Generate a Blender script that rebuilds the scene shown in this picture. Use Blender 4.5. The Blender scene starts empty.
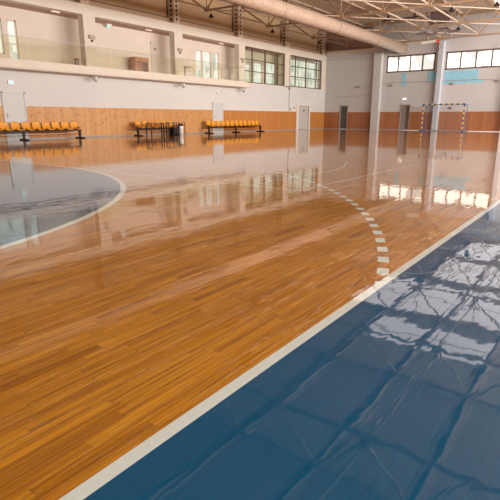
import bpy, bmesh, math, random
from mathutils import Vector, Matrix
random.seed(7)
S = bpy.context.scene
C = S.collection
PI = math.pi

# ------------------------------------------------------------------ camera
def make_camera():
    pitch, yaw, roll = 0.2607, 0.6322, 0.0023
    fw = Vector((math.cos(pitch)*math.cos(yaw), math.cos(pitch)*math.sin(yaw), -math.sin(pitch)))
    r = fw.cross(Vector((0, 0, 1))).normalized(); u = r.cross(fw)
    r2 = math.cos(roll)*r + math.sin(roll)*u
    u2 = -math.sin(roll)*r + math.cos(roll)*u
    cd = bpy.data.cameras.new('camera'); co = bpy.data.objects.new('camera', cd); C.objects.link(co)
    m = Matrix((r2, u2, -fw)).transposed().to_4x4(); m.translation = (0, 0, 1.0216)
    co.matrix_world = m
    cd.sensor_width = 36; cd.lens = 483.16/500*36
    cd.shift_x = -0.005; cd.shift_y = -0.0074
    cd.clip_start = 0.05; cd.clip_end = 300
    S.camera = co
make_camera()

# ------------------------------------------------------------------ world, exposure
S.view_settings.view_transform = 'Standard'
S.view_settings.look = 'None'
S.view_settings.gamma = 1
S.view_settings.use_curve_mapping = False
S.view_settings.exposure = 0.13
S.cycles.use_denoising = True
S.cycles.max_bounces = 10
S.cycles.diffuse_bounces = 5
S.cycles.glossy_bounces = 5
S.cycles.transparent_max_bounces = 16
S.cycles.caustics_reflective = False
S.cycles.sample_clamp_indirect = 8
w = bpy.data.worlds.new('world'); S.world = w; w.use_nodes = True
w.node_tree.nodes['Background'].inputs[0].default_value = (0.85, 0.92, 1.0, 1)
w.node_tree.nodes['Background'].inputs[1].default_value = 1.0
# daylight through the windows of the right-hand side wall; unseen lamp at the solid back wall
def area_light(name, loc, rot, sx, sy, power, col):
    l = bpy.data.lights.new(name, 'AREA'); l.shape = 'RECTANGLE'; l.size = sx; l.size_y = sy
    l.energy = power; l.color = col
    o = bpy.data.objects.new(name, l); C.objects.link(o); o.location = loc; o.rotation_euler = rot
    return o
L_RIGHT = 950      # W per bay
L_BACK = 150
BAYS = [(-1.9, 3.4), (4.6, 9.6), (10.8, 15.9), (17.0, 22.1), (23.3, 28.4), (29.6, 34.6), (35.8, 40.8)]
for i, (a, b) in enumerate(BAYS):
    area_light('window_daylight', ((a+b)/2, -5.93, 4.7), (PI/2+0.12, 0, 0), b-a, 2.9, L_RIGHT*(0.4, 0.65, 0.95, 1.35, 1.5, 1.5, 1.5)[i], (1.0, 0.94, 0.86))
area_light('window_daylight', (-2.43, 8, 4.7), (PI/2, 0, -PI/2), 16, 2.4, L_BACK, (1.0, 0.9, 0.8))

# ------------------------------------------------------------------ materials
def mat(name, col, rough=0.6, spec=0.5, metal=0.0, emit=None, es=0.0, var=0.0, vscale=3.0):
    m = bpy.data.materials.new(name); m.use_nodes = True
    nt = m.node_tree; b = nt.nodes['Principled BSDF']
    b.inputs['Base Color'].default_value = (*col, 1); b.inputs['Roughness'].default_value = rough
    b.inputs['Specular IOR Level'].default_value = spec; b.inputs['Metallic'].default_value = metal
    if emit:
        b.inputs['Emission Color'].default_value = (*emit, 1); b.inputs['Emission Strength'].default_value = es
    if var:
        n = nt.nodes.new('ShaderNodeTexNoise'); n.inputs['Scale'].default_value = vscale; n.inputs['Detail'].default_value = 4
        tc = nt.nodes.new('ShaderNodeTexCoord'); nt.links.new(tc.outputs['Object'], n.inputs['Vector'])
        r = nt.nodes.new('ShaderNodeMapRange'); nt.links.new(n.outputs['Fac'], r.inputs['Value'])
        r.inputs['From Min'].default_value = .25; r.inputs['From Max'].default_value = .75
        r.inputs['To Min'].default_value = 1-var; r.inputs['To Max'].default_value = 1+var
        mx = nt.nodes.new('ShaderNodeVectorMath'); mx.operation = 'SCALE'
        mx.inputs[0].default_value = col; nt.links.new(r.outputs[0], mx.inputs['Scale'])
        nt.links.new(mx.outputs[0], b.inputs['Base Color'])
    return m

class NT:
    """tiny helper to write node maths"""
    def __init__(s, m): s.t = m.node_tree; s.n = s.t.nodes; s.l = s.t.links
    def val(s, sock, v):
        if isinstance(v, (int, float)): sock.default_value = v
        elif isinstance(v, (tuple, list)): sock.default_value = v
        else: s.l.new(v, sock)
    def m(s, op, a, b=0.0, c=0.0):
        n = s.n.new('ShaderNodeMath'); n.operation = op
        s.val(n.inputs[0], a); s.val(n.inputs[1], b); s.val(n.inputs[2], c); return n.outputs[0]
    def band(s, v, a, b):      # 1 where a < v < b
        return s.m('MULTIPLY', s.m('GREATER_THAN', v, a), s.m('LESS_THAN', v, b))
    def mix(s, f, a, b):
        n = s.n.new('ShaderNodeMix'); n.data_type = 'RGBA'; n.clamp_factor = True
        s.val(n.inputs[0], f); s.val(n.inputs[6], a); s.val(n.inputs[7], b); return n.outputs[2]
    def comb(s, x, y, z=0.0):
        n = s.n.new('ShaderNodeCombineXYZ'); s.val(n.inputs[0], x); s.val(n.inputs[1], y); s.val(n.inputs[2], z); return n.outputs[0]
    def noise(s, v, scale=1.0, detail=2.0, rough=.5):
        n = s.n.new('ShaderNodeTexNoise'); s.l.new(v, n.inputs['Vector'])
        n.inputs['Scale'].default_value = scale; n.inputs['Detail'].default_value = detail; n.inputs['Roughness'].default_value = rough
        return n.outputs['Fac']
    def white(s, v):
        n = s.n.new('ShaderNodeTexWhiteNoise'); n.noise_dimensions = '3D'; s.l.new(v, n.inputs['Vector']); return n.outputs['Value']
    def ramp(s, f, stops):
        n = s.n.new('ShaderNodeValToRGB'); s.l.new(f, n.inputs[0]); e = n.color_ramp.elements
        while len(e) < len(stops): e.new(.5)
        for i, (p, c) in enumerate(stops): e[i].position = p; e[i].color = (*c, 1)
        return n.outputs[0]
    def coords(s, what='Object'):
        tc = s.n.new('ShaderNodeTexCoord'); sp = s.n.new('ShaderNodeSeparateXYZ'); s.l.new(tc.outputs[what], sp.inputs[0])
        return sp.outputs[0], sp.outputs[1], sp.outputs[2]

def floor_material():
    m = mat('sports_floor', (0.6, 0.3, 0.1), 0.06); q = NT(m); b = q.n['Principled BSDF']
    x, y, z = q.coords()
    # planks run along x
    row = q.m('FLOOR', q.m('DIVIDE', y, 0.046))
    off = q.white(q.comb(row, 3.1, 7.7))
    u = q.m('DIVIDE', q.m('ADD', x, q.m('MULTIPLY', off, 5.0)), 0.52)
    colid = q.m('FLOOR', u)
    rnd = q.white(q.comb(row, colid, 1.3))
    fy = q.m('FRACT', q.m('DIVIDE', y, 0.046)); fx = q.m('FRACT', u)
    gap = q.m('MAXIMUM', q.m('LESS_THAN', fy, 0.045), q.m('LESS_THAN', fx, 0.006))
    grain = q.noise(q.comb(q.m('MULTIPLY', x, 1.6), q.m('MULTIPLY', y, 70.0), q.m('MULTIPLY', rnd, 9.0)), 1.0, 5.0, .6)
    figure = q.noise(q.comb(q.m('MULTIPLY', x, 0.9), q.m('MULTIPLY', y, 9.0), q.m('MULTIPLY', rnd, 9.0)), 1.0, 3.0, .6)
    wood = q.ramp(rnd, [(0.0, (0.26, 0.092, 0.004)), (0.07, (0.40, 0.152, 0.005)), (0.5, (0.455, 0.182, 0.006)), (1.0, (0.51, 0.215, 0.012))])
    wood = q.mix(q.m('MULTIPLY', q.m('SUBTRACT', grain, .36), 2.6), wood, (0.15, 0.047, 0.004, 1))
    dark = q.m('MULTIPLY', q.m('GREATER_THAN', figure, .68), .45)
    wood = q.mix(dark, wood, (0.13, 0.04, 0.007, 1))
    wood = q.mix(q.m('MULTIPLY', gap, .5), wood, (0.12, 0.04, 0.01, 1))
    blue = (0.000, 0.050, 0.130, 1)
    blue = q.mix(q.m('MULTIPLY', grain, .35), blue, (0.000, 0.118, 0.185, 1))
    blue = q.mix(q.m('MULTIPLY', gap, .45), blue, (0.0, 0.03, 0.09, 1))
    white = q.mix(q.m('MULTIPLY', gap, .35), (0.52, 0.56, 0.53, 1), (0.38, 0.39, 0.36, 1))
    S0, S1 = 1.032, 21.10           # outer edges of the side lines
    def goal(gx, sgn):
        dx = q.m('MULTIPLY', q.m('SUBTRACT', x, gx), sgn)
        dy = q.m('MAXIMUM', q.m('SUBTRACT', q.m('ABSOLUTE', q.m('SUBTRACT', y, 11.07)), 1.5), 0.0)
        d = q.m('SQRT', q.m('ADD', q.m('MULTIPLY', dx, dx), q.m('MULTIPLY', dy, dy)))
        # position along the free-throw arc, for its dashes
        ys = q.m('SUBTRACT', y, 11.07)
        ang = q.m('MULTIPLY', q.m('ARCTAN2', dy, dx), 9.0)
        strt = q.m('LESS_THAN', q.m('ABSOLUTE', ys), 1.5)
        s = q.m('ADD', ang, q.m('MULTIPLY', strt, q.m('ABSOLUTE', ys)))
        dash = q.m('GREATER_THAN', q.m('FRACT', q.m('DIVIDE', q.m('ADD', s, 0.05), 0.30)), 0.5)
        inside = q.m('GREATER_THAN', dx, 0.0)
        area = q.m('MULTIPLY', q.m('LESS_THAN', d, 5.97), inside)
        six = q.m('MULTIPLY', q.band(d, 5.95, 6.03), inside)
        nine = q.m('MULTIPLY', q.m('MULTIPLY', q.band(d, 8.93, 9.01), dash), inside)
        gline = q.band(dx, -0.05, 0.0)
        behind = q.m('LESS_THAN', dx, 0.0)
        return area, q.m('MAXIMUM', six, q.m('MAXIMUM', nine, gline)), behind
    a1, w1, b1 = goal(0.0, 1.0); a2, w2, b2 = goal(40.0, -1.0)
    court = q.band(y, S0, S1)
    bluemask = q.m('MAXIMUM', q.m('MAXIMUM', a1, a2), q.m('SUBTRACT', 1.0, q.m('MULTIPLY', court, q.m('MULTIPLY', q.m('SUBTRACT', 1.0, b1), q.m('SUBTRACT', 1.0, b2)))))
    # beyond the far side line and behind the far goal line the boards stay bare
    bluemask = q.m('MULTIPLY', bluemask, q.m('SUBTRACT', 1.0, q.m('MAXIMUM', q.m('GREATER_THAN', y, S1), q.m('GREATER_THAN', x, 40.0))))
    side = q.m('MAXIMUM', q.band(y, S0, S0+0.055), q.band(y, S1-0.055, S1))
    mid = q.band(x, 19.975, 20.025)
    whitem = q.m('MAXIMUM', q.m('MAXIMUM', side, mid), q.m('MULTIPLY', q.m('MAXIMUM', w1, w2), q.band(y, S0, S1)))
    # thin basketball lines
    tb = 0.022
    by = q.m('ABSOLUTE', q.m('SUBTRACT', y, 11.07)); bx = q.m('SUBTRACT', 14.0, q.m('ABSOLUTE', q.m('SUBTRACT', x, 20.0)))
    inb = q.m('MULTIPLY', q.m('LESS_THAN', by, 7.52), q.m('GREATER_THAN', bx, -0.02))
    thin = q.m('MAXIMUM', q.band(by, 7.5-tb, 7.5+tb), q.band(bx, -tb, tb))
    ddx = q.m('SUBTRACT', bx, 1.575)
    dd = q.m('SQRT', q.m('ADD', q.m('MULTIPLY', ddx, ddx), q.m('MULTIPLY', by, by)))
    arc = q.m('MULTIPLY', q.band(dd, 6.75-tb, 6.75+tb), q.m('GREATER_THAN', bx, 2.99))
    cor = q.m('MULTIPLY', q.band(by, 6.6-tb, 6.6+tb), q.band(bx, 0.0, 2.99))
    cx_ = q.m('SUBTRACT', x, 20.0)
    cc = q.band(q.m('SQRT', q.m('ADD', q.m('MULTIPLY', cx_, cx_), q.m('MULTIPLY', by, by))), 1.8-tb, 1.8+tb)
    thin = q.m('MULTIPLY', q.m('MAXIMUM', q.m('MAXIMUM', thin, cc), q.m('MAXIMUM', arc, cor)), inb)
    col = q.mix(bluemask, wood, blue)
    col = q.mix(q.m('MULTIPLY', thin, .75), col, white)
    col = q.mix(whitem, col, white)
    q.l.new(col, b.inputs['Base Color'])
    # slightly uneven lacquer: each board lies at its own small angle, with long soft ripples
    rip = q.noise(q.comb(q.m('MULTIPLY', x, 3.2), q.m('MULTIPLY', y, 7.0), 0.0), 1.0, 2.0, .5)
    pil = q.m('MULTIPLY', q.m('SUBTRACT', q.m('MULTIPLY', fy, q.m('SUBTRACT', 1.0, fy)), 0.0), 1.0)
    h = q.m('ADD', q.m('MULTIPLY', rip, 0.0022), q.m('ADD', q.m('MULTIPLY', pil, 0.0003), q.m('MULTIPLY', q.m('MULTIPLY', fy, q.m('SUBTRACT', rnd, .5)), 0.0006)))
    bp = q.n.new('ShaderNodeBump'); bp.inputs['Strength'].default_value = 0.5; bp.inputs['Distance'].default_value = 1.0
    q.l.new(h, bp.inputs['Height']); q.l.new(bp.outputs[0], b.inputs['Normal'])
    rr = q.noise(q.comb(q.m('MULTIPLY', x, 3.0), q.m('MULTIPLY', y, 12.0), 2.0), 1.0, 3.0, .6)
    q.l.new(q.m('ADD', 0.008, q.m('MULTIPLY', rr, 0.03)), b.inputs['Roughness'])
    coat_r = b.inputs['Roughness'].links[0].from_socket
    q.l.new(coat_r, b.inputs['Coat Roughness']); q.l.remove(b.inputs['Roughness'].links[0])
    b.inputs['Roughness'].default_value = 0.38; q.l.new(q.m('MULTIPLY', q.m('SUBTRACT', 1.0, bluemask), 0.14), b.inputs['Specular IOR Level']); b.inputs['Coat Weight'].default_value = 1.0; b.inputs['Coat IOR'].default_value = 1.53
    q.l.new(bp.outputs[0], b.inputs['Coat Normal'])
    return m

def plank_wall(name, axis, base, deep, knot=0.0, pw=0.11):
    m = mat(name, base, 0.45, 0.4); q = NT(m); b = q.n['Principled BSDF']
    c = q.coords(); a = c[axis]; z = c[2]
    row = q.m('FLOOR', q.m('DIVIDE', a, pw)); rnd = q.white(q.comb(row, 5.0, 2.0))
    fy = q.m('FRACT', q.m('DIVIDE', a, pw)); gap = q.m('LESS_THAN', fy, 0.06)
    gr = q.noise(q.comb(q.m('MULTIPLY', a, 30.0), q.m('MULTIPLY', z, 1.5), rnd), 1.0, 4.0, .6)
    f = q.m('ADD', q.m('MULTIPLY', rnd, .55), q.m('MULTIPLY', gr, .5))
    col = q.mix(f, (*base, 1), (*deep, 1))
    col = q.mix(q.m('MULTIPLY', gap, .5), col, tuple(v*.45 for v in deep)+(1,))
    if knot:
        v = q.n.new('ShaderNodeTexVoronoi'); v.inputs['Scale'].default_value = 1.0; v.inputs['Randomness'].default_value = 1.0
        q.l.new(q.comb(q.m('MULTIPLY', a, 8.5), q.m('MULTIPLY', z, 5.5), 0.5), v.inputs['Vector'])
        k = q.m('LESS_THAN', v.outputs['Distance'], 0.27)
        vc = q.n.new('ShaderNodeSeparateXYZ'); q.l.new(v.outputs['Color'], vc.inputs[0])
        k = q.m('MULTIPLY', k, q.m('GREATER_THAN', vc.outputs[0], .45))
        col = q.mix(q.m('MULTIPLY', k, knot), col, (0.22, 0.085, 0.03, 1))
    q.l.new(col, b.inputs['Base Color'])
    return m

def glass_material(name, tint=(0.93, 0.95, 0.90), ior=1.45):
    m = bpy.data.materials.new(name); m.use_nodes = True; nt = m.node_tree; nt.nodes.clear()
    o = nt.nodes.new('ShaderNodeOutputMaterial'); mx = nt.nodes.new('ShaderNodeMixShader')
    t = nt.nodes.new('ShaderNodeBsdfTransparent'); t.inputs[0].default_value = (*tint, 1)
    g = nt.nodes.new('ShaderNodeBsdfGlossy'); g.inputs['Roughness'].default_value = 0.0
    f = nt.nodes.new('ShaderNodeFresnel'); f.inputs[0].default_value = ior
    ge = nt.nodes.new('ShaderNodeNewGeometry'); k = nt.nodes.new('ShaderNodeMath'); k.operation = 'MULTIPLY_ADD'; k.inputs[1].default_value = -1; k.inputs[2].default_value = 1
    nt.links.new(ge.outputs['Backfacing'], k.inputs[0]); k2 = nt.nodes.new('ShaderNodeMath'); k2.operation = 'MULTIPLY'; nt.links.new(k.outputs[0], k2.inputs[0]); nt.links.new(f.outputs[0], k2.inputs[1])
    nt.links.new(k2.outputs[0], mx.inputs[0]); nt.links.new(t.outputs[0], mx.inputs[1]); nt.links.new(g.outputs[0], mx.inputs[2])
    nt.links.new(mx.outputs[0], o.inputs[0]); return m

def daylight_pane(name, col, strength, haze, sx=1.0, sz=1.0, axis=1):
    """frosted, daylit window glass: bright, with dim shapes of what stands outside"""
    m = mat(name, (0.12, 0.12, 0.12), 0.15); q = NT(m); b = q.n['Principled BSDF']
    c = q.coords('Object')
    n = q.noise(q.comb(q.m('MULTIPLY', c[axis], sx), q.m('MULTIPLY', c[2], sz), 3.3), 1.0, 3.0, .5)
    f = q.m('MULTIPLY', q.m('GREATER_THAN', n, .56), 1.0)
    col2 = q.mix(f, (*col, 1), (*haze, 1))
    q.l.new(col2, b.inputs['Emission Color']); b.inputs['Emission Strength'].default_value = strength
    return m

def duct_material():
    m = mat('duct_sheet', (0.62, 0.47, 0.36), 0.45, 0.4); q = NT(m); b = q.n['Principled BSDF']
    x, y, z = q.coords()
    ang = q.m('DIVIDE', q.m('ARCTAN2', z, y), 2*PI)
    ux = q.m('MULTIPLY', x, 3.4); ua = q.m('MULTIPLY', ang, 22.0)
    fx = q.m('ABSOLUTE', q.m('SUBTRACT', q.m('FRACT', ux), .5)); fa = q.m('ABSOLUTE', q.m('SUBTRACT', q.m('FRACT', ua), .5))
    rnd = q.white(q.comb(q.m('FLOOR', ux), q.m('FLOOR', ua), 1.0))
    hole = q.m('MULTIPLY', q.m('MULTIPLY', q.m('LESS_THAN', fx, .16), q.m('LESS_THAN', fa, .2)), q.m('GREATER_THAN', rnd, .35))
    seam = q.m('LESS_THAN', q.m('FRACT', q.m('DIVIDE', x, 1.5)), .03)
    f = q.m('MAXIMUM', q.m('MULTIPLY', hole, .55), q.m('MULTIPLY', seam, .3))
    n = q.noise(q.comb(q.m('MULTIPLY', x, 2.0), y, z), 1.5, 3.0, .5)
    base = q.mix(n, (0.50, 0.36, 0.27, 1), (0.60, 0.45, 0.35, 1))
    q.l.new(q.mix(f, base, (0.16, 0.09, 0.06, 1)), b.inputs['Base Color'])
    return m

M = {}
M['floor'] = floor_material()
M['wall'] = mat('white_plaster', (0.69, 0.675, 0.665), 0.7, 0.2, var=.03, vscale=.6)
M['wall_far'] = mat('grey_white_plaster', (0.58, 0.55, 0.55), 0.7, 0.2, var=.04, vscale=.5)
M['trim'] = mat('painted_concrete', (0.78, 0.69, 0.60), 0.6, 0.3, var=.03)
M['upper'] = mat('roof_side_panel', (0.62, 0.44, 0.26), 0.7, 0.2, var=.05, vscale=.8)
M['upper_frame'] = mat('panel_frame', (0.56, 0.38, 0.26), 0.6)
M['groove'] = mat('panel_groove', (0.10, 0.045, 0.03), 0.8)
M['recess'] = mat('brown_gable_panel', (0.30, 0.20, 0.15), 0.7)
M['ceiling'] = mat('roof_deck', (0.56, 0.43, 0.335), 0.7, 0.2, var=.06, vscale=.4)
M['steel'] = mat('beige_painted_steel', (0.38, 0.245, 0.145), 0.45, 0.4)
M['steel_light'] = mat('pale_painted_steel', (0.46, 0.36, 0.27), 0.45, 0.4)
M['column'] = mat('column_steel', (0.68, 0.53, 0.40), .5)
M['hole'] = mat('dark_hole', (0.035, 0.02, 0.02), 0.9)
M['duct'] = duct_material()
M['pine_left'] = plank_wall('knotty_pine', 0, (0.68, 0.36, 0.13), (0.53, 0.235, 0.07), .9)
M['pine_mid'] = plank_wall('orange_pine', 0, (0.62, 0.27, 0.075), (0.46, 0.17, 0.038), .15)
M['pine_far'] = plank_wall('red_pine', 1, (0.46, 0.19, 0.085), (0.33, 0.12, 0.05), .3)
M['glass'] = glass_material('clear_glass')
M['rail_glass'] = glass_material('railing_glass', (0.95, 0.95, 0.90), 1.75)
M['win_far'] = daylight_pane('far_window_glass', (1.0, 0.93, 0.80), 1.9, (0.42, 0.40, 0.36), .7, .9, 1)
M['win_gal'] = daylight_pane('gallery_window_glass', (0.96, 0.97, 0.86), 0.80, (0.55, 0.60, 0.52), 1.6, .5, 0)
M['win_side'] = mat('side_window_glass', (.5, .5, .5), .3, emit=(1, .95, .86), es=1.0)
M['mullion'] = mat('dark_window_frame', (0.14, 0.09, 0.07), 0.5)
M['frame_grey'] = mat('grey_window_frame', (0.16, 0.12, 0.10), 0.5)
M['orange'] = mat('orange_plastic', (0.78, 0.32, 0.014), 0.35, 0.5, var=.05, vscale=8)
M['black'] = mat('black_steel', (0.02, 0.010, 0.012), 0.5, 0.25)
M['door_white'] = mat('white_door', (0.60, 0.61, 0.62), 0.5)
M['door_grey'] = mat('grey_door', (0.52, 0.49, 0.47), 0.5)
M['door_dark'] = mat('dark_door', (0.10, 0.08, 0.075), 0.5)
M['door_brown'] = mat('brown_grey_door', (0.16, 0.115, 0.10), 0.5)
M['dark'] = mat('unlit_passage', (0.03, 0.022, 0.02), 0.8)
M['white'] = mat('white_plastic', (0.85, 0.85, 0.83), 0.4)
M['blue'] = mat('blue_paint', (0.02, 0.10, 0.26), 0.4)
M['yellow'] = mat('yellow_paint', (0.85, 0.52, 0.10), 0.4)
M['net'] = mat('net_cord', (0.35, 0.35, 0.42), 0.8)
M['wood'] = mat('brown_wood', (0.40, 0.16, 0.04), 0.5, var=.1)
M['cyan'] = mat('turquoise_paint', (0.30, 0.60, 0.76), 0.6, var=.08)
M['red'] = mat('red_steel', (0.5, 0.10, 0.06), 0.5)
M['green'] = mat('green_lamp', (0.2, 0.6, 0.5), 0.4, emit=(0.35, 0.95, 0.85), es=.9)
M['grey'] = mat('grey_metal', (0.34, 0.29, 0.26), 0.5)
M['slate'] = mat('dark_grey_panel', (0.20, 0.15, 0.15), 0.6)
M['fitting'] = mat('fitting_cover', (.8, .72, .62), .3, emit=(1, .9, .8), es=.25)
M['lampglow'] = mat('lamp_glass', (0.8, 0.8, 0.8), 0.3, emit=(1, .95, .85), es=1.2)

# ------------------------------------------------------------------ mesh helpers
class MB:
    def __init__(s): s.bm = bmesh.new(); s.mi = 0
    def _m(s, vs):
        for f in {f for v in vs for f in v.link_faces}: f.material_index = s.mi
    def box(s, a, b):
        lo = [min(p, q) for p, q in zip(a, b)]; hi = [max(p, q) for p, q in zip(a, b)]
        r = bmesh.ops.create_cube(s.bm, size=1)
        for v in r['verts']:
            v.co = Vector([lo[i] if v.co[i] < 0 else hi[i] for i in range(3)])
        s._m(r['verts']); return s
    def bar(s, p, q, w_, h_=None):      # rectangular bar from p to q
        p, q = Vector(p), Vector(q); h_ = h_ or w_
        r = bmesh.ops.create_cube(s.bm, size=1)
        d = q-p; up = Vector((0, 0, 1)) if abs(d.normalized().z) < .95 else Vector((1, 0, 0))
        x = d.normalized(); y = up.cross(x).normalized(); z = x.cross(y)
        for v in r['verts']:
            v.co = (p+q)/2 + x*v.co.x*d.length + y*v.co.y*w_ + z*v.co.z*h_
        s._m(r['verts']); return s
    def tube(s, p, q, r1, r2=None, n=10, caps=True):
        p, q = Vector(p), Vector(q); d = q-p
        r = bmesh.ops.create_cone(s.bm, cap_ends=caps, segments=n, radius1=r1, radius2=r1 if r2 is None else r2, depth=d.length)
        rot = d.to_track_quat('Z', 'Y').to_matrix()
        for v in r['verts']: v.co = (p+q)/2 + rot @ v.co
        s._m(r['verts']); return s
    def path(s, pts, r, n=8):
        for a, b in zip(pts, pts[1:]): s.tube(a, b, r, n=n)
        for a in pts[1:-1]: s.ball(a, r, n)
        return s
    def ball(s, c, r, n=8, sc=(1, 1, 1)):
        g = bmesh.ops.create_uvsphere(s.bm, u_segments=n, v_segments=max(4, n//2+1), radius=r)
        for v in g['verts']: v.co = Vector(c) + Vector((v.co.x*sc[0], v.co.y*sc[1], v.co.z*sc[2]))
        s._m(g['verts']); return s
    def torus(s, c, R, r, n=20, k=6, axis='Z'):
        ring = []
        for i in range(n):
            a = 2*PI*i/n; row = []
            for j in range(k):
                b = 2*PI*j/k; v = Vector(((R+r*math.cos(b))*math.cos(a), (R+r*math.cos(b))*math.sin(a), r*math.sin(b)))
                if axis == 'X': v = Vector((v.z, v.x, v.y))
                row.append(s.bm.verts.new(Vector(c)+v))
            ring.append(row)
        for i in range(n):
            for j in range(k):
                f = s.bm.faces.new((ring[i][j], ring[(i+1) % n][j], ring[(i+1) % n][(j+1) % k], ring[i][(j+1) % k])); f.material_index = s.mi
        return s
    def lathe(s, c, prof, n=16):
        rows = []
        for r, z in prof: rows.append([s.bm.verts.new((c[0]+r*math.cos(2*PI*i/n), c[1]+r*math.sin(2*PI*i/n), c[2]+z)) for i in range(n)])
        for a, b in zip(rows, rows[1:]):
            for i in range(n):
                f = s.bm.faces.new((a[i], a[(i+1) % n], b[(i+1) % n], b[i])); f.material_index = s.mi
        return s
    def build(s, name, mats, parent=None, loc=None, bevel=0.0, smooth=False):
        if loc:
            for v in s.bm.verts: v.co -= Vector(loc)
        bmesh.ops.recalc_face_normals(s.bm, faces=s.bm.faces)
        me = bpy.data.meshes.new(name); s.bm.to_mesh(me); s.bm.free()
        for m_ in (mats if isinstance(mats, (list, tuple)) else [mats]): me.materials.append(m_)
        if smooth:
            for p in me.polygons: p.use_smooth = True
        o = bpy.data.objects.new(name, me); C.objects.link(o)
        if loc: o.location = loc
        if parent: o.parent = parent
        if bevel:
            bv = o.modifiers.new('bevel', 'BEVEL'); bv.width = bevel; bv.segments = 2; bv.limit_method = 'ANGLE'
        return o
def struct(o):
    o['kind'] = 'structure'; return o
def tag(o, label, cat, group=None):
    o['label'] = label; o['category'] = cat
    if group: o['group'] = group
    return o
def thing(name, label, cat, loc=(0, 0, 0), group=None):
    o = bpy.data.objects.new(name, None); C.objects.link(o); o.location = loc; o.empty_display_size = .1
    return tag(o, label, cat, group)
def copy_tree(o, parent=None):
    c = o.copy(); C.objects.link(c)
    if parent: c.parent = parent
    for ch in list(o.children): copy_tree(ch, c)
    return c

# ------------------------------------------------------------------ setting
W, X1, X0, Y0 = 22.27, 41.7, -2.5, -6.0
def zroof(y): return 8.58 + 0.06*(1-abs(y-8.1)/14.2)      # underside of the roof deck
struct(MB().box((X0, Y0, -0.2), (X1, W+1.6, 0)).build('floor', M['floor']))

# left wall, ground storey (with the opening of door 3)
b = MB()
for a, c_ in ((X0, 37.0), (38.75, X1)): b.box((a, W, 0), (c_, W+.25, 3.05))
b.box((37.0, W, 2.02), (38.75, W+.25, 3.05)).box((X0, W, 3.05), (X1, W+.25, 3.42))
struct(b.build('wall_left', M['wall']))
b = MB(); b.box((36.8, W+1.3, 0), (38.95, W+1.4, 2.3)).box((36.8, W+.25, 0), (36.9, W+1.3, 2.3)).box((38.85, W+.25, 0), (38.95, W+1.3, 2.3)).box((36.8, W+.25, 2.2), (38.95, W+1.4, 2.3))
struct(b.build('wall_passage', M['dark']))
# wainscots
def wain(n, segs, m, axis):
    b = MB()
    for a, c_ in segs:
        if axis == 'X': b.box((a, W-.03, 0.0), (c_, W, 1.5))
        else: b.box((X1-.03, a, 0.0), (X1, c_, 1.5))
    struct(b.build(n, m))
    b = MB()
    for a, c_ in segs:
        if axis == 'X': b.box((a, W-.045, 0.0), (c_, W-.03, .06))
        else: b.box((X1-.045, a, 0.0), (X1-.03, c_, .06))
    struct(b.build('baseboard_'+n.split('_')[1], M['grey']))
wain('trim_1', [(X0, 11.48), (12.60, 25.72)], M['pine_left'], 'X')
wain('trim_2', [(26.90, 36.62), (39.02, X1-.03)], M['pine_mid'], 'X')
wain('trim_3', [(Y0, 14.22), (15.05, 19.90), (20.68, W-.03)], M['pine_far'], 'Y')
# gallery slab and soffit, beam, pillars
b = MB(); b.box((X0, 21.47, 3.06), (28.9, W, 3.40)).box((X0, 21.44, 3.10), (28.93, 21.47, 3.22)).box((X0, W+.25, 3.06), (X1, 24.0, 3.42))
struct(b.build('trim_4', M['trim'], bevel=.008))
struct(MB().box((X0, W, 5.95), (X1, 22.72, 6.44)).build('trim_5', M['trim'], bevel=.01))
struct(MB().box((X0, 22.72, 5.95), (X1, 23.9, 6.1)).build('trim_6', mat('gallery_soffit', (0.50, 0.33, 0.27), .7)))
n = 7
for a, c_ in ((9.75, 10.45), (16.08, 16.80), (22.42, 23.12), (28.75, 29.45), (34.76, 35.62), (40.92, X1)):
    b = MB(); b.box((a, W, 3.42), (c_, W+.42, 5.95)); b.box((a-.001, W+.06, 3.42), (a+.02, W+.16, 5.95))
    struct(b.build('trim_%d' % n, M['trim'])); n += 1
# gallery back wall with openings for its windows
gwin = [(11.2, 12.62, 3.85, 5.4), (12.85, 13.32, 3.6, 5.4), (25.70, 26.32, 3.6, 5.4), (26.45, 27.25, 3.6, 5.4), (27.4, 28.1, 3.6, 5.4),
        (31.2, 31.9, 3.6, 5.0), (32.35, 33.45, 3.6, 5.2), (34.05, 35.35, 3.55, 5.3), (36.3, X1+1.6, 3.55, 5.9)]
b = MB(); gy = 23.6; px_ = X0
for a, c_, z0, z1 in gwin:
    b.box((px_, gy, 3.42), (a, gy+.2, 5.95)); b.box((a, gy, 3.42), (c_, gy+.2, z0)); b.box((a, gy, z1), (c_, gy+.2, 5.95)); px_ = c_
struct(b.build('wall_gallery', mat('gallery_plaster', (0.80, 0.70, 0.62), .7, .2, var=.03, vscale=.6)))
struct(MB().box((X1+1.6, W+.25, 3.42), (X1+1.8, gy+.2, 5.95)).box((X1, W, 3.42), (X1+1.7, W+.25, 5.95)).build('wall_gallery_end', M['wall']))
wn = 1
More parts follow.
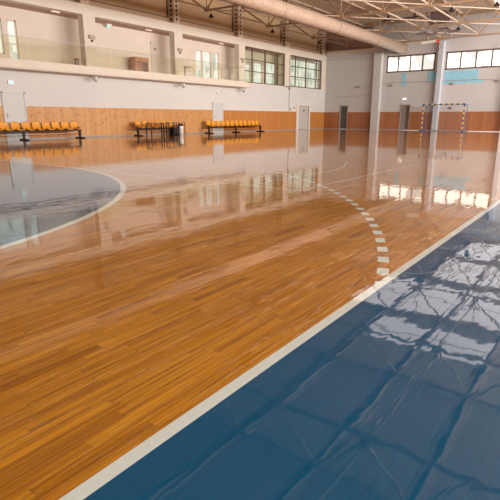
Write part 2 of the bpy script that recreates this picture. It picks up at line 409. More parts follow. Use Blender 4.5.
def window(name_n, rect, plane, axis, cols, rows, pane, fr, fw_=.05, depth=.06, glass_only=False):
    """rect = (a0,a1,z0,z1) in the plane; cols / rows = positions of mullions and transoms"""
    global wn
    a0, a1, z0, z1 = rect
    def P(a, z, d): return (a, plane+d, z) if axis == 'X' else (plane+d, a, z)
    root = bpy.data.objects.new('window_%d' % wn, None); C.objects.link(root); struct(root)
    b = MB(); h = fw_/2
    for a in (a0+h, a1-h): b.box(P(a-h, z0, 0), P(a+h, z1, depth))
    for z in (z0+h, z1-h): b.box(P(a0, z-h, 0), P(a1, z+h, depth))
    for a, k in cols: b.box(P(a-h*k, z0, 0.002), P(a+h*k, z1, depth-.002))
    for z in rows: b.box(P(a0, z-h*.8, 0.004), P(a1, z+h*.8, depth-.004))
    b.build('window_frame', fr, root)
    b = MB(); b.box(P(a0+.01, z0+.01, depth*.45), P(a1-.01, z1-.01, depth*.55)); b.build('window_pane', pane, root)
    wn += 1
    return root
for a, c_, z0, z1 in gwin:
    nn = max(0, round((c_-a)/1.1)-1)
    window(0, (a, c_, z0, z1), gy+.05, 'X', [(a+(c_-a)*(i+1)/(nn+1), 1) for i in range(nn)], [z0+.75] if z1-z0 > 1.5 else [], M['win_gal'], M['trim'], .06)
# glazed partitions between gallery corridor and hall
ws = [5.10, 4.30]
window(0, (29.45, 34.76, 3.48, 5.95), W+.05, 'X', [(30.42, 1), (32.08, 1.7), (33.80, 1)], ws, M['glass'], M['mullion'], .07, .07)
window(0, (35.62, 40.92, 3.48, 5.95), W+.05, 'X', [(36.50, 1), (38.22, 1.4), (40.05, 1)], ws, M['glass'], M['mullion'], .08, .07)
struct(MB().box((29.45, W, 3.42), (40.92, W+.2, 3.48)).build('sill', M['trim'])).name = 'trim_20'

# upper wall above the beam
struct(MB().box((X0, 22.76, 6.10), (X1, 22.9, 8.7)).build('wall_upper', M['upper']))
b = MB(); b2 = MB()
cols = [10.0, 16.27, 22.68, 28.95, 35.12, 41.2]
prev = X0
for cx in cols:
    a, c_ = prev, cx-.26
    b.box((a, 22.66, 6.44), (c_, 22.76, 6.76)).box((a, 22.70, 8.40), (c_, 22.76, 8.56))
    b2.box((a+.05, 22.735, 6.76), (c_, 22.759, 6.82)).box((c_-.09, 22.735, 6.82), (c_-.03, 22.759, 8.4))
    prev = cx+.26
struct(b.build('trim_21', M['upper_frame'])); struct(b2.build('trim_22', M['groove']))

# far wall
FWN = [(16.55, 12.52), (11.72, 7.25), (6.4, 1.9), (1.1, -3.6)]
doors = [(19.93, 20.65, 2.04), (14.26, 15.02, 2.07)]
b = MB(); T = X1+.3
b.box((X1, Y0, 2.07), (T, W+.25, 4.68))
ys = [W+.25]
for a, c_, h in doors[:1]: pass
b.box((X1, 20.65, 0), (T, W+.25, 2.07)).box((X1, 15.02, 0), (T, 19.93, 2.07)).box((X1, Y0, 0), (T, 14.26, 2.07))
prev = W+.25
for a, c_ in FWN: b.box((X1, a, 4.68), (T, prev, 6.03)); prev = c_
b.box((X1, Y0, 4.68), (T, prev, 6.03)); b.box((X1, Y0, 6.03), (T, W+.63, 8.7))
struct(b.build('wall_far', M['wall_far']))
for a, c_ in FWN:
    k = round((a-c_)/1.12)
    window(0, (c_, a, 4.68, 6.03), X1+.04, 'Y', [(a-(a-c_)*(i+1)/k, .9) for i in range(k-1)], [], M['win_far'], M['frame_grey'], .13, .08)
# brown gable panel between the corner and the first column, far beam
struct(MB().box((X1-.05, 17.9, 6.75), (X1, W, 8.58)).build('trim_23', M['recess']))
struct(MB().box((X1-.10, 17.0, 6.45), (X1, W, 6.75)).build('trim_24', M['trim']))
nn = 25
for y0, y1 in ((16.82, 17.48), (11.82, 12.20), (6.75, 7.12), (1.45, 1.85)):
    struct(MB().box((X1-.50, y0, 0), (X1, y1, 6.80)).build('trim_%d' % nn, M['wall_far'] if y0 > 15 else mat('column_paint', (.52, .55, .60), .5), bevel=.01)); nn += 1
# turquoise patches under the far windows
b = MB()
for y0, y1, z0, z1 in ((14.78, 15.12, 3.55, 4.60), (12.31, 13.0, 3.89, 4.62), (9.2, 11.7, 3.89, 4.62), (8.8, 11.7, 3.62, 3.84)):
    b.box((X1-.012, y0, z0), (X1, y1, z1))
struct(b.build('trim_30', M['cyan']))
# conduits on the far wall
b = MB(); b.bar((X1-.02, W, 6.04), (X1-.02, 17.72, 5.98), .03); b.bar((X1-.02, 16.9, 3.87), (X1-.02, 12.3, 3.86), .035).bar((X1-.02, 11.9, 3.86), (X1-.02, 2.0, 3.86), .035)
b.bar((X1-.02, 21.2, 2.83), (X1-.02, 17.8, 2.9), .025)
struct(b.build('trim_31', M['grey']))
# right wall (its windows let the light in), solid back wall, roof
b = MB(); b.box((X0, Y0-.3, 0), (X1, Y0, 3.2)).box((X0, Y0-.3, 6.25), (X1, Y0, 8.58))
prev = X0
for a, c_ in BAYS: b.box((prev, Y0-.3, 3.2), (a, Y0, 6.25)); prev = c_
b.box((prev, Y0-.3, 3.2), (X1, Y0, 6.25))
struct(b.build('wall_right', M['wall']))
struct(MB().box((X0-.3, Y0, 0), (X0, W+1.6, 8.58)).build('wall_back', M['wall']))
b = MB()
ys_ = [Y0-.3, 8.1, 24.0]
for ya, yb in zip(ys_, ys_[1:]):
    for z in (0,):
        vs = [b.bm.verts.new(p) for p in ((X0-.3, ya, zroof(ya)), (T, ya, zroof(ya)), (T, yb, zroof(yb)), (X0-.3, yb, zroof(yb)),
              (X0-.3, ya, zroof(ya)+.2), (T, ya, zroof(ya)+.2), (T, yb, zroof(yb)+.2), (X0-.3, yb, zroof(yb)+.2))]
        for f in ((0, 1, 2, 3), (4, 5, 6, 7), (0, 1, 5, 4), (1, 2, 6, 5), (2, 3, 7, 6), (3, 0, 4, 7)): b.bm.faces.new([vs[i] for i in f])
struct(b.build('ceiling', M['ceiling']))

# doors
def door(n, rect, plane, axis, leafm, framem, depth=.05, panel=True, fwid=.06, out=-1):
    a0, a1, h = rect
    def P(a, z, d): return (a, plane+d*out, z) if axis == 'X' else (plane+d*out, a, z)
    root = bpy.data.objects.new('door_%d' % n, None); C.objects.link(root); struct(root)
    b = MB(); b.box(P(a0, 0, 0), P(a0+fwid, h, depth)).box(P(a1-fwid, 0, 0), P(a1, h, depth)).box(P(a0, h-fwid, 0), P(a1, h, depth)); b.build('door_frame', framem, root)
    b = MB(); b.box(P(a0+fwid, 0.01, 0), P(a1-fwid, h-fwid, depth*.6)); b.build('door_leaf', leafm, root)
    b = MB(); ha = a0+fwid+.09; b.box(P(ha-.02, .97, depth*.6), P(ha+.02, 1.17, depth*.8)).bar(P(ha, 1.07, depth*1.2), P(ha+.13, 1.07, depth*1.2), .02).bar(P(ha, 1.07, depth*.6), P(ha, 1.07, depth*1.2), .02)
    b.build('door_handle', M['grey'], root)
    return root
door(1, (11.50, 12.58, 2.1), W, 'X', M['door_white'], M['door_white'])
door(2, (25.74, 26.88, 2.0), W, 'X', M['door_white'], M['wall'])
# door 3: wide frame, one leaf standing slightly open
root = bpy.data.objects.new('door_3', None); C.objects.link(root); struct(root)
b = MB(); b.box((36.66, W-.05, 0), (37.0, W+.02, 2.1)).box((38.75, W-.05, 0), (38.98, W+.02, 2.1)).box((37.0, W-.05, 2.0), (38.75, W+.02, 2.1)); b.build('door_frame', M['trim'], root)
lf = MB().box((-1.40, -.02, .01), (0, .02, 1.99)).build('door_leaf', M['door_grey'], root); lf.location = (38.74, W+.06, 0); lf.rotation_euler.z = -.10
sg = MB().box((-.75, -.035, 1.55), (-.5, -.022, 1.70)).build('door_sign', M['slate'], lf)
# far doors
root = bpy.data.objects.new('door_4', None); C.objects.link(root); struct(root)
MB().box((X1-.04, 20.62, 0), (X1+.02, 20.70, 2.09)).box((X1-.04, 19.88, 0), (X1+.02, 19.95, 2.09)).box((X1-.04, 19.88, 2.03), (X1+.02, 20.70, 2.09)).build('door_frame', M['grey'], root)
MB().box((X1+.08, 19.95, .01), (X1+.12, 20.62, 2.03)).build('door_leaf', M['door_dark'], root)
MB().bar((X1+.03, 20.03, 1.0), (X1+.03, 20.15, 1.0), .02).bar((X1+.03, 20.03, 1.0), (X1+.08, 20.03, 1.0), .02).build('door_handle', M['grey'], root)
root = bpy.data.objects.new('door_5', None); C.objects.link(root); struct(root)
MB().box((X1-.04, 14.99, 0), (X1+.02, 15.06, 2.1)).box((X1-.04, 14.22, 0), (X1+.02, 14.28, 2.1)).box((X1-.04, 14.22, 2.03), (X1+.02, 15.06, 2.1)).build('door_frame', M['grey'], root)
MB().box((X1+.03, 14.62, .01), (X1+.07, 14.99, 2.03)).build('door_leaf', mat('grey_brown_door', (.27, .22, .21), .5), root)
MB().box((X1+.10, 14.28, .01), (X1+.14, 14.64, 2.03)).build('door_leaf', M['door_brown'], root)
root = bpy.data.objects.new('door_6', None); C.objects.link(root); struct(root)
MB().box((21.70, gy-.05, 3.42), (21.76, gy, 5.44)).box((22.36, gy-.05, 3.42), (22.42, gy, 5.44)).box((21.70, gy-.05, 5.38), (22.42, gy, 5.44)).build('door_frame', M['trim'], root)
MB().box((21.76, gy-.02, 3.43), (22.36, gy, 5.38)).build('door_leaf', mat('cream_door', (.74, .64, .57), .5), root)
MB().box((21.93, gy-.03, 5.0), (22.08, gy-.02, 5.1)).build('door_sign', M['slate'], root)

# ------------------------------------------------------------------ balustrade
r = thing('glass_balustrade', 'long clear glass railing along the edge of the upper gallery', 'railing', (12, 21.56, 3.40))
pr = None; px_ = -2.4
while px_ < 28.5:
    if pr is None: pr = MB().box((0, -.006, 0.02), (1.46, .006, .98)).build('glass_panel', M['rail_glass'], r)
    else: pr = pr.copy(); C.objects.link(pr)
    pr.location = (px_-12, 0, 0)
    px_ += 1.5
MB().box((-14.4, -.02, 0), (16.7, .02, .05)).build('base_channel', M['trim'], r)
MB().box((-14.4, -.012, .98), (16.7, .012, 1.0)).build('top_rail', mat('glass_edge', (.45, .42, .33), .3), r)

# ------------------------------------------------------------------ lattice columns
def lattice(cx, label):
    r = thing('lattice_column', label, 'column', (cx, 22.5, 6.44), 'perforated steel columns above the left beam')
    b = MB(); x, y, H = .25, .22, 1.98; t = .012
    b.box((-x, -y, 0), (x, -y+t, H)).box((-x, -y, 0), (-x+t, y, H)).box((x-t, -y, 0), (x, y, H)).box((-x-.03, -y-.02, 0), (x+.03, y, .03)).box((-x-.03, -y-.02, H-.04), (x+.03, y, H))
    for e in (-x, x-.05): b.box((e, -y-.015, 0), (e+.05, -y, H))
    b.build('column_shaft', M['column'], r)
    b = MB(); k = 0; z = .24
    while z < H-.1:
        b.box((-.065, -y-.004, z-.07), (.065, -y+t+.002, z+.07)); b.box((-x-.004, -.10, z-.07), (-x+t+.002, .06, z+.07)); z += .245
    b.build('slot_row', M['hole'], r)
for cx, s in zip(cols, ['leftmost of the perforated columns, beyond the left edge of view', 'perforated steel column above the gallery pillar nearest the photo\'s left edge',
                        'perforated steel column above the middle gallery pillar, between two brown wall panels', 'perforated steel column at the left end of the dark-framed glazing',
                        'perforated steel column between the two big grid windows, partly behind the duct', 'perforated steel column in the far left corner of the hall, under the duct']):
    lattice(cx, s)

# ------------------------------------------------------------------ trusses
ZB = 6.93
nodes = [19.98, 17.3, 14.65, 12.0, 9.35, 6.7, 4.0, 1.35, -1.3, -3.7]
def ztop(y): return zroof(y) - .16
def truss(x, label, last=False):
    r = thing('roof_truss', label, 'roof truss', (x, 8.1, ZB), 'steel roof trusses spanning the hall')
    def L(y, z): return Vector((0, y-8.1, z-ZB))
    ye = 22.2 if not last else 22.0
    MB().bar(L(nodes[0], ZB), L(nodes[-1], ZB), .10, .09).build('bottom_chord', M['steel'], r)
    b = MB(); b.bar(L(ye, ztop(ye)-.03), L(8.1, ztop(8.1)), .12, .10).bar(L(8.1, ztop(8.1)), L(-5.9, ztop(-5.9)), .12, .10); b.build('top_chord', M['steel'], r)
    def web(p, q, w_=.06): MB().bar(p, q, w_).build('web_member', M['steel_light'] if w_ < .06 else M['steel'], r)
    web(L(ye, ztop(ye)-.08), L(nodes[0], ZB), .09)
    for i, y in enumerate(nodes):
        web(L(y, ZB+.04), L(y, ztop(y)-.04), .045)
        if i+1 < len(nodes):
            ym = (y+nodes[i+1])/2
            web(L(y, ZB+.04), L(ym, ztop(ym)-.04), .062); web(L(nodes[i+1], ZB+.04), L(ym, ztop(ym)-.04), .062)
    for y in nodes:
        p = L(y, ZB+.04); MB().box((-.065, p.y-.15, p.z-.10), (.065, p.y+.15, p.z+.09)).build('gusset_plate', M['steel'], r)
for x, s in ((4.1, 'truss above the camera end, seen only as a reflection in the blue floor'), (10.4, 'second truss from the camera end, above the frame'),
             (16.6, 'third truss from the camera end, just above the top edge'), (22.8, 'nearest visible beige truss, its node hanging at the top left beside the duct'),
             (29.05, 'beige truss crossing the top centre behind the duct, with an orange-brown chord'), (35.2, 'beige truss just in front of the ball hoop near the far wall'),
             (40.95, 'last beige truss, resting on the far wall columns above the windows')):
    truss(x, s, x > 40)
for y, s in ((19.98, 'steel tie running lengthwise near the left wall at truss chord level'), (12.05, 'pale lengthwise steel tie joining the trusses right of the duct'), (9.4, 'pale lengthwise steel tie near the middle of the roof, lit from the right'), (4.0, 'lengthwise steel tie on the right side of the roof')):
    o = MB().bar((-18, 0, 0), (18.5, 0, 0), .075).build('tie_beam', M['steel_light']); o.location = (22.4, y, ZB+.12)
    tag(o, s, 'steel beam', 'lengthwise ties between the trusses')
# cross braces between the last trusses
def brace(p, q, s):
    p, q = Vector(p), Vector(q); o = MB().bar(p-(p+q)/2, q-(p+q)/2, .05).build('cross_brace', M['steel_light']); o.location = (p+q)/2
    tag(o, s, 'steel brace', 'diagonal braces in the roof')
for xa, xb, ss in ((29.05, 35.2, 'behind the centre truss'), (35.2, 40.95, 'between the two rearmost trusses'), (22.8, 29.05, 'before the centre truss')):
    for ya, yb, s2 in ((19.98, 14.65, 'left of the duct'), (14.65, 9.35, 'right of the duct'), (9.35, 4.0, 'at the right side of the roof')):
        brace((xa+.1, ya, ZB+.06), (xb-.1, yb, ZB+.06), 'thin flat brace %s, %s' % (ss, s2))
        brace((xa+.1, (ya+yb)/2+1.3, ztop(ya)-.02), (xb-.1, (ya+yb)/2-1.3, ZB+.14), 'sloping brace %s, %s' % (ss, s2))
for i, y in enumerate([21.3, 18.64, 15.97, 13.3, 10.67, 8.1, 5.4, 2.7, 0, -2.6]):
    o = MB().box((-21, -.04, -.05), (21.9, .04, .05)).build('roof_purlin', M['ceiling']); o.location = (19.5, y, zroof(y)-.055)
    side = ['closest to the left wall', 'second from the left wall', 'third from the left wall, above the duct', 'fourth from the left wall', 'fifth from the left wall, above the hoop', 'along the roof ridge',
            'first right of the ridge', 'second right of the ridge', 'third right of the ridge', 'closest to the right wall'][i]
    tag(o, 'long beige purlin under the roof deck, ' + side, 'roof beam', 'purlins under the roof deck')

# skylight strips in the roof on the right-hand side
M['skylight'] = mat('translucent_roof_sheet', (.8, .8, .8), .4, emit=(1.0, .88, .86), es=1.35)
k = 0
for xa, xb in ((19.4, 22.0), (23.4, 28.4), (29.8, 34.6), (35.8, 40.3)):
    for ya, yb, side in ((5.5, 8.0, 'the ridge'), (2.8, 5.3, 'the right wall')) + (((8.2, 10.5, 'the duct'),) if 20 < xa < 25 else ()):
        r = thing('skylight', '', 'skylight', ((xa+xb)/2, (ya+yb)/2, zroof((ya+yb)/2)-.06), 'skylight sheets in the roof')
        r['label'] = 'bright roof skylight near %s, %s' % (side, ['nearest the camera', 'second from the camera', 'third from the camera', 'over the far windows'][k])
        h = (xb-xa)/2; g = (yb-ya)/2; dz = zroof(yb)-zroof((ya+yb)/2)
        b = MB(); vs = [b.bm.verts.new(p) for p in ((-h, -g, -dz), (h, -g, -dz), (h, g, dz), (-h, g, dz), (-h, -g, -dz+.03), (h, -g, -dz+.03), (h, g, dz+.03), (-h, g, dz+.03))]
        for f in ((0, 1, 2, 3), (4, 5, 6, 7), (0, 1, 5, 4), (1, 2, 6, 5), (2, 3, 7, 6), (3, 0, 4, 7)): b.bm.faces.new([vs[i] for i in f])
        b.build('skylight_sheet', M['skylight'], r)
        MB().bar((-h, -g, -dz), (h, -g, -dz), .05).bar((-h, g, dz), (h, g, dz), .05).bar((-h, -g, -dz), (-h, g, dz), .05).bar((h, -g, -dz), (h, g, dz), .05).bar((0, -g, -dz), (0, g, dz), .05).build('skylight_frame', M['steel'], r)
    k += 1

# ------------------------------------------------------------------ duct
r = thing('ventilation_duct', 'large round perforated beige air duct running the length of the hall', 'duct', (20, 14.95, 6.44))
MB().tube((-21, 0, 0), (21.0, 0, 0), .385, n=40).build('duct_pipe', M['duct'], r, smooth=False)
for p in r.children[0].data.polygons: p.use_smooth = len(p.vertices) == 4
b = MB().tube((20.95, 0, 0), (21.6, 0, 0), .40, .30, n=32); b.build('end_collar', M['steel_light'], r)
for x in (-15.9, -9.6, -3.4, 2.8, 9.05, 15.2, 20.95):
    hb = MB().torus((0, 0, 0), .39, .012, 28, 5, 'X').tube((0, 0, .385), (0, 0, .44), .012, n=6).build('hanger_strap', M['steel'], r); hb.location = (x, 0, 0)

# ------------------------------------------------------------------ lamps
lamp0 = None
LP = [(22.8, 19.66, 6.88, 'left of the perforated column, top left of the photo'), (29.05, 19.66, 6.88, 'hanging between the first grid window and the duct'), (35.2, 19.5, 6.88, 'left of the corner column under the duct'),
      (29.05, 16.2, 6.88, 'above the duct near the top edge'), (29.05, 5.9, 6.88, 'at the upper right corner of the photo'), (35.2, 9.3, 6.88, 'small in the distance above the far windows'),
      (29.05, 8.1, 6.88, 'just above the top edge right of centre'), (22.8, 12.3, 6.88, 'cut by the top edge near the middle of the photo'), (16.6, 12.0, 6.88, 'above the frame near the goal area')]
for x, y, z, s in LP:
    s = 'small dark dome pendant lamp ' + s
    if lamp0 is None:
        lamp0 = thing('pendant_lamp', s, 'lamp', (x, y, z), 'dark dome lamps under the trusses')
        MB().tube((0, 0, 0), (0, 0, -.16), .012, n=6).build('lamp_cord', M['black'], lamp0)
        MB().lathe((0, 0, -.36), [(.035, .20), (.05, .17), (.10, .10), (.15, .03), (.155, .01), (.145, .01), (.09, .09), (.03, .15)]).build('lamp_shade', M['black'], lamp0)
        MB().ball((0, 0, -.30), .05, 10).build('bulb', M['grey'], lamp0)
    else:
        c2 = copy_tree(lamp0); c2.location = (x, y, z); c2['label'] = s

# ------------------------------------------------------------------ ceiling-hung basketball goal
r = thing('basketball_goal', 'folded ceiling-hung basketball goal with grey board and hoop below the trusses', 'basketball goal', (35.9, 10.6, 6.9))
def BL(x, y, z): return (x-35.9, y-10.6, z-6.9)
b = MB(); vs = [Vector(BL(35.9, 11.75, 7.95)), Vector(BL(35.9, 9.95, 7.95)), Vector(BL(35.5, 10.0, 7.08)), Vector(BL(35.5, 11.3, 7.08))]
nrm = (vs[1]-vs[0]).cross(vs[3]-vs[0]).normalized()*.04
bv = [b.bm.verts.new(v) for v in vs] + [b.bm.verts.new(v+nrm) for v in vs]
for f in ((0, 1, 2, 3), (4, 5, 6, 7), (0, 1, 5, 4), (1, 2, 6, 5), (2, 3, 7, 6), (3, 0, 4, 7)): b.bm.faces.new([bv[i] for i in f])
b.build('backboard', M['slate'], r)
b = MB()
for y in (9.9, 11.4):
    b.tube(BL(35.6, y, 8.5), BL(35.9, y, 6.2), .03, n=6).tube(BL(36.5, y, 8.5), BL(35.9, y, 6.2), .03, n=6).tube(BL(34.9, y, 6.75), BL(36.6, y, 6.75), .025, n=6)
b.tube(BL(35.9, 9.0, 6.22), BL(35.9, 11.9, 6.02), .035, n=6).tube(BL(35.3, 9.8, 6.6), BL(35.3, 13.0, 6.85), .025, n=6)
b.tube(BL(35.9, 12.9, 7.7), BL(35.9, 13.3, 7.0), .02, n=6).tube(BL(35.9, 9.9, 7.2), BL(35.9, 11.4, 6.3), .025, n=6).tube(BL(35.9, 11.4, 7.2), BL(35.9, 9.9, 6.3), .025, n=6)
b.build('folding_frame', M['grey'], r)
b = MB()
for yy, zz in ((9.7, 6.55), (10.3, 6.75), (11.1, 6.5), (11.8, 6.6)): b.bar(BL(35.7, yy+.35, zz), BL(35.7, yy-.35, zz+.03), .12, .16)
b.build('winch_box', M['slate'], r)
MB().tube(BL(35.9, 11.85, 6.02), BL(35.9, 10.85, 6.08), .09, n=12).build('counterweight_tube', M['white'], r)
rim = MB().torus(BL(35.9, 10.72, 5.72), .24, .016, 24, 6, 'X').build('hoop', M['slate'], r)
MB().box(BL(35.85, 10.60, 5.92), BL(35.95, 10.84, 6.14)).build('hoop_bracket', M['red'], r)
b = MB().bar((0, -1.2, 0), (0, 1.2, -.02), .10, .06); b.bar((0, -.95, .03), (0, -.95, .35), .07); b.bar((0, .8, .03), (0, .8, .3), .10)
o = b.build('ceiling_rail', M['black']); o.location = (33.4, 12.55, 7.28); tag(o, 'dark metal rail with brackets hanging left of the folded ball hoop', 'rail')

# ------------------------------------------------------------------ handball goal
r = thing('handball_goal', 'far handball goal with blue and yellow striped posts before the wooden wainscot', 'goal', (40.0, 11.07, 0))
def striped(name, p, q, n):
    p, q = Vector(p), Vector(q); b = MB()
    x = q-p
    for i in range(n):
        b.mi = (i+1) % 2; b.bar(p+x*i/n, p+x*(i+1)/n, .08)
    b.build(name, [M['yellow'], M['blue']], r)
striped('goal_post', (0, 1.54, 0), (0, 1.54, 2.0), 11); striped('goal_post', (0, -1.54, 0), (0, -1.54, 2.0), 11); striped('crossbar', (0, 1.58, 2.04), (0, -1.58, 2.04), 15)
b = MB()
for s in (1.54, -1.54): b.path([Vector((0.03, s, 2.03)), Vector((.75, s, 2.0)), Vector((.95, s, 1.7)), Vector((1.05, s, .03)), Vector((0.03, s, .03))], .02, 6)
b.tube((.75, 1.54, 2.0), (.75, -1.54, 2.0), .02, n=6); b.build('back_frame', M['blue'], r); MB().tube((1.05, 1.54, .03), (1.05, -1.54, .03), .02, n=6).build('ground_bar', M['grey'], r)
b = MB()
for i in range(31):
    y = -1.5+i*.1; b.path([Vector((.05, y, 2.0)), Vector((.75, y, 1.98)), Vector((1.0, y, .05))], .0028, 3)
for i in range(19):
    z = .05+i*.1; x = 1.0-.25*(z/1.98); b.tube((x, -1.5, z), (x, 1.5, z), .0028, n=3)
for s in (-1.52, 1.52):
    for i in range(12):
        z = .1+i*.16; b.tube((0.05, s, z), (1.0-.25*(z/1.98), s, z), .0028, n=3)
b.build('goal_net', M['net'], r)
for y0, y1, s in ((13.35, 14.4, 'beside the brown double door'), (10.65, 11.85, 'inside the goal mouth'), (6.5, 9.35, 'right of the goal, the longest of them')):  # glare on the far floor, built as thin white strips
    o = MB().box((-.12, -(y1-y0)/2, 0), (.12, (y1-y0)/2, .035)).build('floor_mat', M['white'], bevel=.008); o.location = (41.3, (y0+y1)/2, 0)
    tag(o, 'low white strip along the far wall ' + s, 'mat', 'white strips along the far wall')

# ------------------------------------------------------------------ benches with orange shell seats
def seat_mesh():
    prof = [(-.235, .0), (-.22, .025), (-.12, .015), (0, 0.0), (.10, .01), (.165, .055), (.20, .14), (.225, .24), (.24, .33), (.25, .375)]
    wid = [.15, .18, .205, .21, .205, .20, .212, .212, .19, .13]
    b = MB(); top = []; bot = []; K = 8
    for (y, z), w_ in zip(prof, wid):
        rt, rb = [], []
        for k in range(K+1):
            t = k/K*2-1; cup = .03*t*t
            back = z > .1
            p = Vector((t*w_, y-(cup if back else 0), z+(0 if back else cup)))
            rt.append(b.bm.verts.new(p)); rb.append(b.bm.verts.new(p+Vector((0, .012 if back else 0, -.012 if not back else 0))))
        top.append(rt); bot.append(rb)
    f = b.bm.faces.new
    n = len(prof)
    for i in range(n-1):
        for k in range(K):
            f((top[i][k], top[i][k+1], top[i+1][k+1], top[i+1][k])); f((bot[i][k], bot[i+1][k], bot[i+1][k+1], bot[i][k+1]))
        for k in (0, K): f((top[i][k], top[i+1][k], bot[i+1][k], bot[i][k]))
    for i in (0, n-1):
        for k in range(K): f((top[i][k], top[i][k+1], bot[i][k+1], bot[i][k]))
    return b
seat0 = None
def bench(x0, n, ped, label):
    global seat0
    Y = 21.66
    r = thing('seat_bench', label, 'bench', (x0, Y, 0), 'rows of orange seats along the left wall')
    Lg = n*.5
    MB().box((-.02, -.03, .355), (Lg+.02, .03, .415)).build('seat_beam', M['black'], r)
    MB().bar((0, -.02, .20), (Lg, -.02, .20), .03).build('lower_rail', M['black'], r)
    for p in ped:
        lg = MB().box((p-.045, -.045, .05), (p+.045, .045, .355)).box((p-.035, .05, .2), (p+.035, .08, .55)).build('pedestal', M['black'], r)
        MB().box((p-.05, -.36, 0), (p+.05, .33, .055)).build('foot', M['black'], lg)
    for i in range(n):
        if seat0 is None: s = seat0 = seat_mesh().build('seat', M['orange'], r, smooth=True)
        else: s = seat0.copy(); C.objects.link(s); s.parent = r
        s.location = (.25+i*.5, 0, .44)
        bk = MB().box((-.05, -.05, -.03), (.05, .05, -.012)).bar((-.1, 0, -.02), (.1, 0, -.02), .03, .02).bar((.0, .05, -.02), (.0, .275, .12), .03).bar((.0, .275, .12), (0, .275, .30), .03).bar((0, .275, .30), (0, .255, .33), .03)
        bk.build('seat_bracket', M['black'], s)
bench(9.0, 12, (.1, 3.0, 5.92), 'orange bench nearest the camera, in front of the white door at the left edge')
bench(18.62, 6, (.06, 2.9), 'orange bench standing behind the black table frames')
bench(24.62, 12, (.08, 2.95, 5.92), 'orange bench farthest from the camera, before the narrow white door')
# black table frames in front of the middle bench
def table(x0, x1, y0, y1, label):
    r = thing('table_frame', label, 'table', (x0, y0, 0), 'black steel tables before the middle bench')
    lx, ly = x1-x0, y1-y0
    MB().box((-.02, -.02, .715), (lx+.02, ly+.02, .735)).build('table_top', mat('brown_board', (.35, .2, .1), .5), r)
    MB().bar((0, 0, .70), (lx, 0, .70), .03).bar((0, ly, .70), (lx, ly, .70), .03).bar((0, 0, .70), (0, ly, .70), .03).bar((lx, 0, .70), (lx, ly, .70), .03).build('apron', M['black'], r)
    for px, py in ((0, 0), (lx, 0), (0, ly), (lx, ly)): MB().bar((px, py, 0), (px, py, .70), .045).build('leg', M['black'], r)
table(18.85, 19.99, 20.75, 21.15, 'left black-legged table frame before the middle bench')
table(20.2, 21.0, 20.75, 21.2, 'right black-legged table frame, left of the white bin')
r = thing('hurdle_frame', 'thin black open frame standing right of the white bin', 'frame', (21.66, 21.62, 0))
MB().bar((0, 0, .71), (.72, 0, .71), .022).build('top_bar', M['black'], r)
for x in (.0, .72): MB().bar((x, 0, 0), (x, 0, .71), .028).build('leg', M['black'], r)
r = thing('waste_bin', 'white waste bin with a black lid beside the black table frames', 'bin', (21.55, 21.15, 0))
b = MB(); b.lathe((0, 0, 0), [(.001, 0), (.13, 0), (.16, .50), (.16, .52), (.14, .52)], 20); b.build('bin_body', M['white'], r, smooth=True)
MB().lathe((0, 0, .52), [(.17, 0), (.18, .04), (.15, .10), (.06, .13), (.001, .13)], 20).build('bin_lid', M['black'], r)
o = MB().box((-.20, -.18, 0), (.20, .18, .5)).box((-.215, -.2, .5), (.215, .2, .54)).build('storage_box', M['black'], bevel=.01); o.location = (21.85, 22.02, 0)
tag(o, 'black storage box standing behind the white bin', 'box')

# ------------------------------------------------------------------ wall and gallery details
def bracket(x, s):
    r = thing('slab_bracket', s, 'bracket', (x, 21.75, 3.06), 'v-shaped brackets under the gallery slab')
    MB().tube((-.2, 0, 0), (0, 0, -.32), .02, n=6).tube((.2, 0, 0), (0, 0, -.32), .02, n=6).tube((0, .5, -.02), (0, 0, -.32), .02, n=6).build('bracket_arms', M['grey'], r)
    MB().ball((0, 0, -.13), .09, 12).build('sensor_ball', M['white'], r)
bracket(16.2, 'v-shaped bracket with white ball under the slab at the left part of the gallery')
bracket(22.55, 'v-shaped bracket with white ball under the middle of the gallery slab')
bracket(28.65, 'v-shaped bracket with white ball at the right end of the gallery slab')
def spk(x, z, s):
    r = thing('wall_speaker', s, 'speaker', (x, W, z), 'grey boxes on the gallery pillars')
    MB().box((-.17, -.10, -.08), (.17, 0, .10)).build('speaker_box', mat('beige_box', (.48, .36, .28), .5), r, bevel=.01)
    MB().ball((0, -.06, -.17), .05, 10).tube((0, -.02, -.1), (0, -.02, -.16), .015, n=6).build('camera_dome', M['black'], r)
spk(16.5, 4.93, 'grey box with dark dome on the gallery pillar nearest the left edge')
spk(22.82, 4.98, 'grey box with dark dome on the middle gallery pillar')
spk(29.1, 5.0, 'grey box with dark dome on the pillar left of the grid window')
r = thing('exit_sign', 'small glowing green sign high on the wall above the left white door', 'sign', (12.0, W, 2.5))
MB().box((-.14, -.05, -.07), (.14, 0, .09)).build('sign_case', M['white'], r); MB().box((-.09, -.055, -.05), (.07, -.05, .07)).build('sign_face', M['green'], r)
def dome(loc, s, name='dome_sensor', m='white'):
    o = MB().ball((0, 0, 0), .10, 14, (1, .55, 1)).box((-.05, 0, -.05), (.05, .055, .05)).build(name, M[m], smooth=False); o.location = loc; tag(o, s, 'sensor')
dome((26.29, W-.05, 2.62), 'round white sensor on the wall above the narrow white door')
r = thing('gallery_lamp', 'white emergency lamp under the gallery ceiling near its left pillar', 'lamp', (18.5, 23.4, 5.95))
MB().box((-.16, -.12, -.10), (.16, .12, 0)).build('lamp_case', M['white'], r); MB().ball((0, -.02, -.13), .07, 10).build('lamp_bulb', M['green'], r)
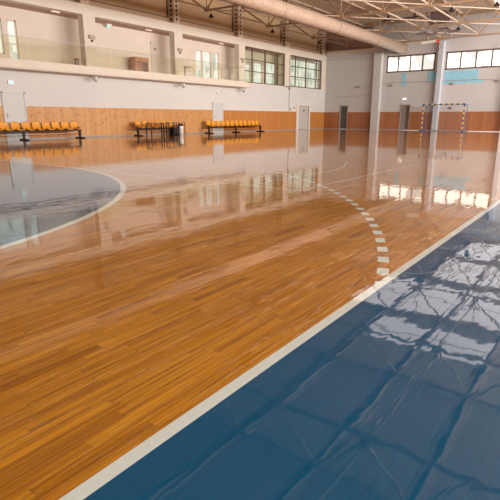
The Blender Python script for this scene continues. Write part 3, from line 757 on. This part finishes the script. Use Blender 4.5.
for x, y, s in ((14.9, 22.75, 'left of the first pillar'), (21.0, 22.95, 'left of the middle pillar'), (27.6, 22.95, 'above the bright gallery windows')):
    o = MB().box((-.22, -.05, -.04), (.22, .05, 0)).build('ceiling_light', M['fitting']); o.location = (x, y, 5.95)
    tag(o, 'slim light fitting under the gallery soffit ' + s, 'light', 'light fittings under the gallery soffit')
r = thing('gallery_desk', 'brown wooden desk seen through the glass railing on the gallery', 'desk', (20.3, 23.1, 3.42))
MB().box((-.5, -.25, .70), (.5, .25, .95)).build('desk_top', M['wood'], r)
MB().box((-.5, -.24, 0), (-.44, .24, .70)).build('side_panel', M['wood'], r); MB().box((.44, -.24, 0), (.5, .24, .70)).build('side_panel', M['wood'], r); MB().box((-.44, .18, .2), (.44, .24, .70)).build('back_panel', M['wood'], r)
r = thing('stool', 'small dark stool on the gallery beside the left pillar', 'stool', (15.75, 22.6, 3.42))
MB().tube((0, 0, .42), (0, 0, .46), .15, n=16).build('seat', M['wood'], r)
for a in range(4): MB().tube((.08*math.cos(a*PI/2), .08*math.sin(a*PI/2), .42), (.13*math.cos(a*PI/2), .13*math.sin(a*PI/2), 0), .015, n=6).build('leg', M['black'], r)
r = thing('round_table', 'pale round table on the gallery right of the middle pillar', 'table', (23.9, 22.9, 3.42))  # pale reflection in the railing glass, shaped as a disc on a leg
MB().tube((0, 0, .70), (0, 0, .74), .55, n=28).build('table_top', mat('pale_table_top', (.85, .72, .5), .3), r); MB().tube((0, 0, .02), (0, 0, .70), .04, n=10).build('table_leg', M['grey'], r); MB().tube((0, 0, 0), (0, 0, .03), .25, n=20).build('table_base', M['grey'], r)
# pipe down the pier between the grid windows, small boxes
r = thing('rain_pipe', 'thin pipe running down the wall between the two grid windows', 'pipe', (35.45, W-.03, 1.5))
MB().tube((0, 0, 0), (0, 0, 4.4), .018, n=8).build('pipe_run', M['grey'], r); MB().box((-.09, -.05, 1.70), (.09, .03, 2.0)).build('pipe_box', M['grey'], r)
for x, z, s in ((35.72, 1.72, 'left of the pair beside the grey open door'), (36.3, 1.80, 'right of the pair beside the grey open door')):
    o = MB().box((-.07, -.04, -.09), (.07, 0, .09)).box((-.04, -.05, -.02), (.04, -.04, .05)).build('switch_box', M['grey']); o.location = (x, W, z); tag(o, 'small grey switch box, ' + s, 'switch', 'switch boxes beside the open door')
for y, z, s in ((19.05, 3.64, 'between the corner and the first far column'), (16.0, 3.66, 'right of the first far column'), (11.0, 3.62, 'above the goal'), (7.8, 3.70, 'at the right edge of the photo')):
    o = MB().box((-.14, -.15, -.07), (0, .15, .07)).tube((-.14, 0, 0), (-.2, 0, -.03), .05, n=10).build('wall_speaker', M['grey']); o.location = (X1, y, z)
    tag(o, 'small grey box on the far wall ' + s, 'speaker', 'small boxes on the far wall')
o = MB().ball((0, 0, 0), .11, 12, (.5, 1, .7)).box((-.05, .08, -.05), (0, .2, .05)).build('wall_lamp', M['lampglow']); o.location = (X1-.02, 14.72, 2.55); tag(o, 'small bright white lamp above the brown double door', 'lamp')
o = MB().box((-.05, -.10, -.12), (0, .10, .12)).box((-.06, -.07, -.09), (-.05, .07, .09)).build('fuse_box', M['door_grey']); o.location = (X1, 13.95, 1.85); tag(o, 'small pale fuse box right of the brown double door', 'box')
o = MB().box((-.04, -.14, -.07), (0, .14, .07)).box((-.05, -.1, -.04), (-.04, .1, .04)).build('wall_vent', M['slate']); o.location = (X1, 11.05, 1.78); tag(o, 'small dark vent on the far wall behind the goal', 'vent')
